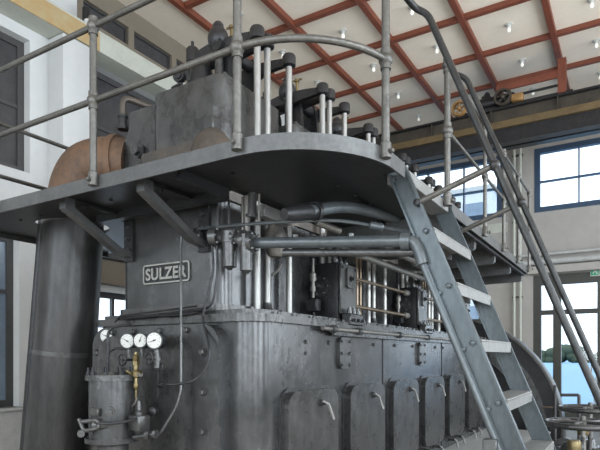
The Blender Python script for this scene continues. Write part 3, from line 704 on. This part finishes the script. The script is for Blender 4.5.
# ------------------------------------------------------------------ gallery platform
gp = thing('gallery_platform', 'grey steel gallery walkway with rounded corner and black underside around the engine', 'platform')
X0, Y0, YB = 2.13, 1.08, 4.45
RC = .57; XEND = 6.98
def arc(cx, cy, r, a0, a1, n=20): return [(cx+r*math.cos(a0+(a1-a0)*i/n), cy+r*math.sin(a0+(a1-a0)*i/n)) for i in range(n+1)]
hc = (2.75, 3.765)
hole = arc(hc[0], hc[1], .275, -PI/2+.02, -PI/2-2*PI+.04-.02, 32)
outer_edge = [(3.65, YB)] + arc(X0+.35, YB-.35, .35, PI/2, PI, 10) + arc(X0+RC, Y0+RC, RC, PI, 1.5*PI, 28) + [(XEND, Y0), (XEND, 2.11)]
deck_edge = outer_edge[:-2] + [(2.86, Y0), (2.86, 1.20), (3.77, 1.20), (3.77, Y0)] + outer_edge[-2:]
poly = deck_edge + [(2.66, 2.11), (2.66, 3.30), (2.74, 3.30)] + hole + [(2.77, 3.30), (3.65, 3.30)]
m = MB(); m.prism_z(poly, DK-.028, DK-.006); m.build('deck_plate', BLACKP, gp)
def offset_strip(path, t, z0, z1, mb):
    P = [Vector((p[0], p[1], 0)) for p in path]; N = []
    for i in range(len(P)):
        a = P[max(0, i-1)]; b = P[min(len(P)-1, i+1)]; d = (b-a).normalized(); N.append(Vector((d.y, -d.x, 0)))
    vs = [[mb.bm.verts.new((p.x+nn.x*o, p.y+nn.y*o, z)) for p, nn in zip(P, N)] for o, z in ((0, z0), (t, z0), (t, z1), (0, z1))]
    for q in range(4):
        for i in range(len(P)-1): mb.bm.faces.new((vs[q][i], vs[q][i+1], vs[(q+1) % 4][i+1], vs[(q+1) % 4][i]))
    mb.bm.faces.new([vs[q][0] for q in range(4)]); mb.bm.faces.new([vs[q][-1] for q in range(3, -1, -1)])
m = MB(); offset_strip(outer_edge[:-2]+[(2.86, Y0)], .012, DK-.068, DK+.012, m); m.build('edge_strip', FASCIA, gp)
m = MB(); offset_strip([(3.77, Y0), (XEND, Y0), (XEND, 2.11)], .012, DK-.068, DK+.012, m); m.build('edge_strip', FASCIA, gp)
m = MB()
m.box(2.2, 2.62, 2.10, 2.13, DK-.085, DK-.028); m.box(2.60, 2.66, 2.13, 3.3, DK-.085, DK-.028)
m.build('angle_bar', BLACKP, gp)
for yb in (2.41, 3.12):
    poly_b = [(2.20, DK-.03), (2.20, DK-.10), (2.62, DK-.315), (2.76, DK-.335), (2.76, DK-.295), (2.65, DK-.28), (2.27, DK-.085), (2.27, DK-.03)]
    bo = MB().prism_y(poly_b, yb-.032, yb+.032).build('bracket', FASCIA, gp, bevel=.004)
    MB().box(2.24, 2.75, yb-.03, yb+.03, DK-.052, DK-.03).build('bracket_arm', BLACKP, bo)
    MB().box(2.735, 2.757, yb-.045, yb+.045, DK-.36, DK-.06).build('foot_plate', IRON_D, bo)
    g = MB()
    for z in (DK-.12, DK-.2, DK-.28): g.bolt((2.735, yb-.0, z), (-1, 0, 0), .012, .02)
    for x in (2.3, 2.36): g.bolt((x, yb, DK-.05), (0, 0, -1), .012, .014)
    g.build('bracket_bolts', IRON_W, bo, kind='stuff')
cb = None
for x in (3.9, 4.68, 5.45, 6.22, 6.93):
    if cb is None:
        pts = [(1.13, DK-.03), (1.13, DK-.13)] + arc(1.16, DK-.13, .03, PI, 1.5*PI, 5) + [(1.9, DK-.17), (2.10, DK-.12), (2.10, DK-.03)]
        cb = MB().prism_x(pts, -.03, .03).build('cross_beam', FASCIA, gp, bevel=.006); cb.location = (x, 0, 0)
    else: copy(cb, gp, (x, 0, 0))
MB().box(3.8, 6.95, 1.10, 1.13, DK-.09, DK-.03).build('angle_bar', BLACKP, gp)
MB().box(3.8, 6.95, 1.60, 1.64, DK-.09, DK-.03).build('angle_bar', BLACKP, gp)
g = MB()
for k in range(20): g.bolt((2.9+.23*k, 1.5, DK-.028), (0, 0, -1), .012, .010)
for k in range(9): g.bolt((2.40, 1.9+.25*k, DK-.028), (0, 0, -1), .012, .010)
g.build('deck_rivets', IRON_D, gp, kind='stuff')

# ------------------------------------------------------------------ gallery railing
gr = thing('gallery_railing', 'weathered pipe railing with ball joints around the gallery edge', 'railing')
ZT, ZM = 3.525, 3.09
XP, YP = X0-.03, Y0-.03
posts = [(XP, 3.75), (XP, 2.692), (XP, 1.634), (2.575, 1.063), (3.60, YP), (4.68, YP), (5.45, YP), (6.22, YP), (6.93, YP), (3.6, YB+.03)]
for i, (x, y) in enumerate(posts):
    main = i in (1, 2, 3, 4)
    r = .021 if main else .016
    MB().cyl((x, y, DK-.04), (x, y, ZT), r, 12).build('post', GALV, gr)
    for z in (ZM, ZT):
        MB().ball((x, y, z), r*1.75, (1, 1, 1), 14, 8).lathe((x, y, z-r*2.4), (0, 0, 1), [(0, r*1.05), (0, r*1.3), (r*4.8, r*1.3), (r*4.8, r*1.05)], 12).build('ball_joint', GALV, gr)
    nx, ny = (1, 0) if abs(x-XP) < .01 else ((0, 1) if y < 2 else (0, -1))
    if i == 3: nx, ny = .21, .98
    g = MB(); g.lathe((x, y, DK-.05), (0, 0, 1), [(0, r*1.35), (.075, r*1.35), (.08, r*1.1)], 12)
    cx_, cy_ = x+nx*.03, y+ny*.03
    g.box(min(x, cx_)-abs(ny)*.02, max(x, cx_)+abs(ny)*.02, min(y, cy_)-abs(nx)*.02, max(y, cy_)+abs(nx)*.02, DK-.035, DK+.01, .003, 1)
    g.bolt((x-nx*.03, y-ny*.03, DK-.02), (-nx, -ny, 0), .012, .014); g.build('post_clamp', GALV, gr)
rc = RC+.03
for z, nm in ((ZM, 'rail'), (ZT, 'rail')):
    front = [(3.6, YB+.03)] + arc(XP+.38, YB+.03-.38, .38, PI/2, PI, 8) + [(XP, 3.2), (XP, 2.692)] + arc(XP+rc, YP+rc, rc, PI, 1.5*PI, 20)[0:18]
    MB().tube([(p[0], p[1], z) for p in front], .0175, 12).build(nm, GALV, gr)
    MB().tube([(3.60, YP, z), (6.93, YP, z)], .013, 10).build(nm, GALV, gr)

# ------------------------------------------------------------------ stair
sr = thing('steel_stair', 'steep blue grey steel stair with pipe handrails leading up to the gallery', 'stairs')
SN, SF = 2.92, 3.72
ZB, ZTOP = .0, DK+.01
def stringer(x, s):
    m = MB(); w = .118
    yb, yt = nose(ZB), nose(ZTOP)
    m.prism_x([(yb, ZB), (yt, ZTOP), (yt+w, ZTOP), (yb+w, ZB)], x-.006, x+.006)
    for o0, o1 in ((0, .012), (w-.012, w)):
        m.prism_x([(yb+o0, ZB), (yt+o0, ZTOP), (yt+o1, ZTOP), (yb+o1, ZB)], x-(.030 if s < 0 else .012), x+(.006 if s < 0 else .008))
    return m
so = stringer(SN, -1).build('stringer', STAIR, sr); sf = stringer(SF, 1).build('stringer', STAIR, sr)
g = MB(); tz = [2.6105-.3075*k for k in range(1, 9)]
for z in tz+[DK]:
    for q, dz in ((.035, -.02), (.085, -.055)): g.bolt((SN-.006, nose(z)+q, z+dz), (-1, 0, 0), .016, .016)
g.build('stringer_bolts', STAIR, so, kind='stuff')
for i, z in enumerate(tz):
    y = nose(z)
    t = MB().box(SN+.006, SF-.006, y-.01, y+.13, z-.012, z, .003, 1).box(SN+.006, SF-.006, y-.01, y+.002, z-.065, z-.012).box(SN+.006, SF-.006, y+.12, y+.13, z-.05, z-.012)
    t.build('tread', TREAD, sr)
MB().box(SN+.006, SF-.006, nose(DK), 1.20, DK-.07, DK+.0, .004, 1).build('landing_step', TREAD, sr)
def rail_y(z): return .218+.398*(z-1.6)
for x, yt in ((SN, YP), (SF, YP)):
    path = fillet([(x-(.36 if x == SN else 0), YP+.01 if x == SN else YP, ZT), (x, YP-.02, ZT) if x == SN else (x, YP-.001, ZT-.0), (x, rail_y(3.46)+.0, 3.47), (x, rail_y(.75), .75), (x, nose(.55), .52)], .10, 8)
    MB().tube(path, .0185, 12).build('handrail', HRAIL, sr)
    for z in (2.44, .95):
        a_ = Vector((x+(-.02 if x == SN else .02), nose(z)+.02, z)); b_ = Vector((x, rail_y(z+.14), z+.14))
        MB().cyl(a_, b_, .0165, 10).build('rail_bracket', GALV, sr)
        MB().ball(b_, .030, (1, 1, 1), 12, 8).build('rail_joint', HRAIL, sr)
        MB().lathe(a_-Vector((.0, 0, 0)), (-1 if x == SN else 1, 0, 0), [(0, .02), (.02, .02), (.025, .01)], 10).build('bracket_boss', IRON_D, sr)
MB().box(SN-.065, SN-.012, nose(1.16)+.12, nose(1.16)+.19, 1.11, 1.18, .006, 1).build('clip', FASCIA, sr)
g = MB()
for x in (2.88, 3.00):
    MB().lathe((x, 1.16, DK+.0), (0, 0, 1), [(0, .012), (.03, .012), (.03, .021), (.06, .022), (.07, .014)], 10).build('stair_hook', GALV, sr)

# ------------------------------------------------------------------ lubricator and instruments at the engine end
lu = thing('lubricator', 'upright grey cylindrical lubricator tank with bolted lid below the gauges', 'tank', None, (2.30, 2.77, 0))
MB().lathe((0, 0, .45), (0, 0, 1), [(0, .18), (.03, .18), (.06, .10), (.60, .10), (.62, .16), (.65, .16), (.65, .138), (1.0, .138)], 32).build('tank', IRON, lu)
MB().lathe((0, 0, 1.45), (0, 0, 1), [(0, .138), (0, .158), (.035, .158), (.035, .10), (.05, .09)], 32).build('lid', IRON_W, lu)
g = MB()
for q in range(10): g.lathe((.138*math.cos(q*PI/5), .138*math.sin(q*PI/5), 1.485), (0, 0, 1), [(0, .014), (.02, .014), (.02, .007), (.045, .007)], 6)
g.build('lid_bolts', IRON_D, lu, kind='stuff')
g = MB(); g.lathe((-.10, -.10, 1.27), (-1, -1, 0), [(0, .03), (.03, .03), (.03, .018), (.05, .018)], 10); g.box(-.155, -.10, -.06, .02, 1.24, 1.29, .006, 1); g.build('tank_lug', IRON_W, lu)
MB().tube(catmull([Vector(p) for p in ((-.14, .02, 1.22), (-.155, -.08, 1.20), (-.08, -.20, 1.21), (0, -.24, 1.23))]), .008, 8).build('feed_line', IRON_D, lu)
MB().tube(fillet([(.05, .10, 1.49), (.05, .10, 1.78), (.10, -.05, 1.80)], .06), .009, 8).build('riser_line', IRON_D, lu)
for px_, py_ in ((104, 374), (100, 378)):
    pass
g = MB(); g.tube(fillet([at(79, 419, X=2.12), at(84, 431, X=2.12), at(99, 428, X=2.15), at(98, 420, X=2.15), at(80, 422, X=2.12)], .02), .013, 10)
hv = thing('crank_handle', 'small worn metal yoke handle left of the lubricator tank', 'handle')
g.build('yoke', IRON_W, hv)
MB().lathe(at(92, 425, X=2.14), (.6, -.5, 0), [(0, .03), (.09, .03), (.09, .02), (.12, .02)], 12).build('handle_boss', IRON_W, hv)
MB().lathe(at(81, 433, X=2.12), (-.6, -.8, 0), [(0, .022), (.04, .022)], 10).build('handle_nut', IRON_W, hv)
bv = thing('brass_valve', 'brass screw valve with small handwheels below the middle gauge', 'valve')
q0 = at(136, 398, X=2.34); zt = at(136, 352, X=2.34).z
MB().lathe(q0, (0, 0, 1), [(0, .006), (.05, .007), (.06, .016), (.085, .018), (.095, .012), (.125, .012), (.13, .026), (.16, .028), (.175, .016), (.20, .016)], 14).build('valve_body', BRASS, bv)
MB().lathe(q0+Vector((0, 0, .20)), (0, 0, 1), [(0, .024), (.025, .024), (.025, .019), (.032, .023), (.038, .019), (.045, .023), (.052, .019), (.06, .023), (.067, .012), (zt-q0.z-.20, .009)], 6).build('valve_bonnet', BRASS, bv)
MB().lathe(q0+Vector((0, -.045, .145)), (0, 1, 0), [(0, .014), (.02, .014), (.02, .010), (.07, .010), (.07, .014), (.09, .014)], 8).build('cross_arm', PIPEG, bv)
MB().tube([at(127, 371, X=2.33), at(136, 377, X=2.34), at(141, 372, X=2.34)], .012, 8).build('valve_branch', BRASS, bv)
for px_, py_, r in ((122, 360, .035), (149, 359, .034), (124, 372, .025)):
    c = at(px_, py_, X=2.33); g = MB(); g.tube([c+Vector((0, math.cos(t*PI/9)*r, math.sin(t*PI/9)*r)) for t in range(19)], .006, 6); g.tube([c-Vector((0, r, 0)), c+Vector((0, r, 0))], .004, 6); g.tube([c-Vector((0, 0, r)), c+Vector((0, 0, r))], .004, 6)
    g.tube([c, c+Vector((.1, 0, 0))], .008, 6); g.build('small_handwheel', IRON_D, bv)
MB().tube(fillet([at(137, 398, X=2.34), at(135, 404, X=2.34), at(129, 408, X=2.34), at(128, 416, X=2.34)], .03), .007, 8).build('drain_line', PIPEG, bv)
ps = thing('pressure_switch', 'pale grey pipe fitting with stem at foot of the conduit', 'fitting')
c = at(139, 424, X=2.33)
MB().box(c.x-.045, c.x+.045, c.y-.05, c.y+.05, c.z-.04, c.z+.055, .01, 2).build('body', IRON_W, ps)
MB().lathe((c.x, c.y, c.z+.055), (0, 0, 1), [(0, .024), (.02, .024), (.03, .014), (.08, .012), (.09, .006)], 12).build('stem', IRON_W, ps)
MB().cyl(at(134, 437, X=2.33), at(157, 434, X=2.36), .018, 10).build('outlet_pipe', IRON_W, ps)
g = MB(); g.lathe(at(146, 435, X=2.34), (.2, -1, 0), [(0, .028), (.03, .028)], 8); g.lathe(at(154, 434, X=2.35), (.2, -1, 0), [(0, .026), (.02, .026)], 8); g.build('hex_nut', IRON_W, ps)
fm_ = thing('gauge_manifold', 'black pipe manifold with unions feeding the right hand gauge', 'pipework')
MB().lathe(at(157, 368, X=2.40), (0, 0, 1), [(0, .022), (.04, .022), (.04, .03), (.07, .03), (.07, .018), (.11, .018)], 10).build('union', IRON_W, fm_)
g = MB(); a_ = at(150, 366, X=2.40); b_ = at(165, 366, X=2.42); g.box(a_.x, b_.x, min(a_.y, b_.y), max(a_.y, b_.y), a_.z-.03, a_.z+.02, .005, 1); g.build('manifold_block', IRON_D, fm_)
MB().tube(fillet([at(158, 369, X=2.41), at(158, 400, X=2.43), at(150, 408, X=2.46)], .05), .009, 8).build('down_line', IRON_D, fm_)
MB().lathe(at(159, 385, X=2.42), (0, -1, 0), [(0, .018), (.05, .018)], 8).build('line_nut', IRON_D, fm_); MB().lathe(at(155, 411, X=2.46), (-1, -.3, 0), [(0, .03), (.04, .03), (.05, .015)], 10).build('line_nut', IRON_D, fm_)
def gauge(px_, py_, X_, r, label, ang, nd=(-.93, -.36, 0)):
    c = at(px_, py_, X=X_); nd = Vector(nd).normalized()
    t = thing('pressure_gauge', label, 'gauge', 'pressure gauges on the engine end', c)
    z3 = Vector((0, 0, 1)); side = z3.cross(nd).normalized()      # viewer's right
    MB().lathe((0, 0, 0), nd, [(-.08, r*.80), (-.075, r*.96), (.0, r*.98), (.0, r*1.10), (.012, r*1.10), (.012, r*.9)], 28).build('case', IRON_D, t)
    MB().lathe(nd*.0118, nd, [(0, r*.93), (.0015, r*.93)], 28).build('dial', WHITE, t)
    g = MB()
    for q in range(9):
        a = math.radians(225-q*33.75); d = side*math.cos(a)+z3*math.sin(a); e = nd.cross(d)
        p = nd*.0140
        vs = [g.bm.verts.new(p+d*r*ra+e*sg*r*.022) for ra, sg in ((.66, -1), (.66, 1), (.84, 1), (.84, -1))]; g.bm.faces.new(vs)
    g.build('dial_marks', BLK, t)
    a = math.radians(ang); d = side*math.cos(a)+z3*math.sin(a); e = nd.cross(d)
    g = MB(); g.prism([(-.25, -.06), (-.25, .06), (.72, .012), (.72, -.012)], lambda p: nd*.0145+d*r*p[0]+e*r*p[1], lambda p: nd*.0165+d*r*p[0]+e*r*p[1])
    g.lathe(nd*.014, nd, [(0, r*.1), (.004, r*.1)], 10); g.build('needle', BLK, t)
    MB().lathe(nd*-.02, (0, 0, -1), [(r*.9, .012), (r*1.25, .012), (r*1.25, .016), (r*1.7, .016), (r*1.7, .010), (r*2.3, .010)], 8).build('stem', IRON_W, t)
    return t
gauge(107, 336, 2.58, .046, 'leftmost pressure gauge, set back behind the other white gauges', 160)
gauge(128, 341, 2.42, .047, 'white dial pressure gauge directly above the lubricator tank', 150)
gauge(141, 340.5, 2.40, .044, 'middle white dial pressure gauge above the brass valve', 70)
gauge(155, 340.5, 2.40, .051, 'largest white dial pressure gauge at right end of the row', 200)
MB().tube(fillet([at(108, 372, X=2.40), at(108, 352, X=2.42), at(116, 348, X=2.45), at(126, 349, X=2.46)], .04), .008, 8).build('gauge_line', IRON_D, fm_)

# ------------------------------------------------------------------ valve stands with handwheels
def valve_stand(x, y, z, R, label):
    t = thing('valve_stand', label, 'valve', 'handwheel valves behind the stairs', (x, y, .03))
    g = MB(); g.tube([(R*math.cos(2*PI*k/36), R*math.sin(2*PI*k/36), z) for k in range(37)], .028, 10, cap=False)
    w_ = g.build('handwheel', IRON_W, t)
    for k in range(5):
        a = 2*PI*k/5+.4; MB().tube([(.03*math.cos(a), .03*math.sin(a), z+.015), (R*.5*math.cos(a), R*.5*math.sin(a), z+.02), (R*math.cos(a), R*math.sin(a), z)], .016, 8).build('spoke', IRON_W, w_)
    MB().lathe((0, 0, z-.03), (0, 0, 1), [(0, .05), (.055, .05), (.065, .025), (.10, .022)], 12).build('hub', GALV, w_)
    MB().cyl((0, 0, z-.32), (0, 0, z), .022, 10).build('spindle', BRIGHT, t)
    for s in (-1, 1): MB().tube(fillet([(s*.11, 0, z-.42), (s*.11, 0, z-.16), (0, 0, z-.13)], .05), .020, 8).build('yoke', IRON_W, t)
    MB().lathe((0, 0, 0), (0, 0, 1), [(0, .22), (.05, .22), (.05, .10), (.25, .09), (.30, .16), (z-.48, .16), (z-.46, .19), (z-.42, .19), (z-.42, .07), (z-.34, .05)], 20).build('valve_body', IRON, t)
    MB().lathe((.0, .0, .45), (-.7, .7, 0), [(0, .12), (.22, .12), (.22, .18), (.27, .18)], 18).build('flange', IRON_W, t)
    g = MB(); g.lathe((-.16, .06, z-.27), (0, 0, 1), [(0, .05), (.02, .06), (.12, .06), (.14, .05)], 12); g.build('brass_cup', BRASS, t)
    return t
valve_stand(5.61, .39, .95, .31, 'nearer horizontal handwheel on a grey valve stand by the stairs')
valve_stand(6.78, .40, .99, .31, 'rear handwheel on a valve stand, partly behind the nearer one')
vp = thing('valve_plinth', 'dark machine plinth with thick pipe under the two handwheels', 'plinth')
MB().box(4.6, 8.85, -.45, 1.0, .0, .03, .004, 1).build('floor_plate', BROWNG, vp)
MB().box(9.85, 13.6, -2.2, 2.2, .0, .03, .004, 1).build('floor_plate', BROWNG, vp)
MB().cyl((4.5, .78, .30), (8.4, .78, .30), .13, 20).build('pipe', IRON, vp)
for x in (5.05, 6.2, 7.35, 8.2): MB().lathe((x, .78, .30), (1, 0, 0), [(0, .13), (0, .19), (.05, .19), (.05, .13)], 20).build('flange', IRON_W, vp)
for x in (4.8, 6.0, 7.7): MB().box(x-.06, x+.06, .68, .88, .03, .2, .01, 1).build('saddle', IRON_D, vp)
# small guard rail by the flywheel
gd = thing('pit_guard_rail', 'low dark guard rail in front of the entrance beside the flywheel', 'railing')
MB().tube(fillet([at(561, 395, X=8.6), at(579, 395, X=8.6), at(579, 395, X=8.6)*1.0+Vector((0, 0, -1.1))], .03), .022, 10).build('rail', GFRAME, gd)
p = at(579, 395, X=8.6); MB().cyl((p.x, p.y, 0), (p.x, p.y, p.z), .02, 10).build('post', GFRAME, gd)
p = at(555, 385, X=8.6); MB().cyl((p.x, p.y, 0), (p.x, p.y, p.z), .02, 10).build('post', GFRAME, gd)
p = at(543, 407, X=8.6); q = at(572, 408, X=8.6); MB().cyl(p, q, .012, 8).build('chain_bar', COPPER, gd)
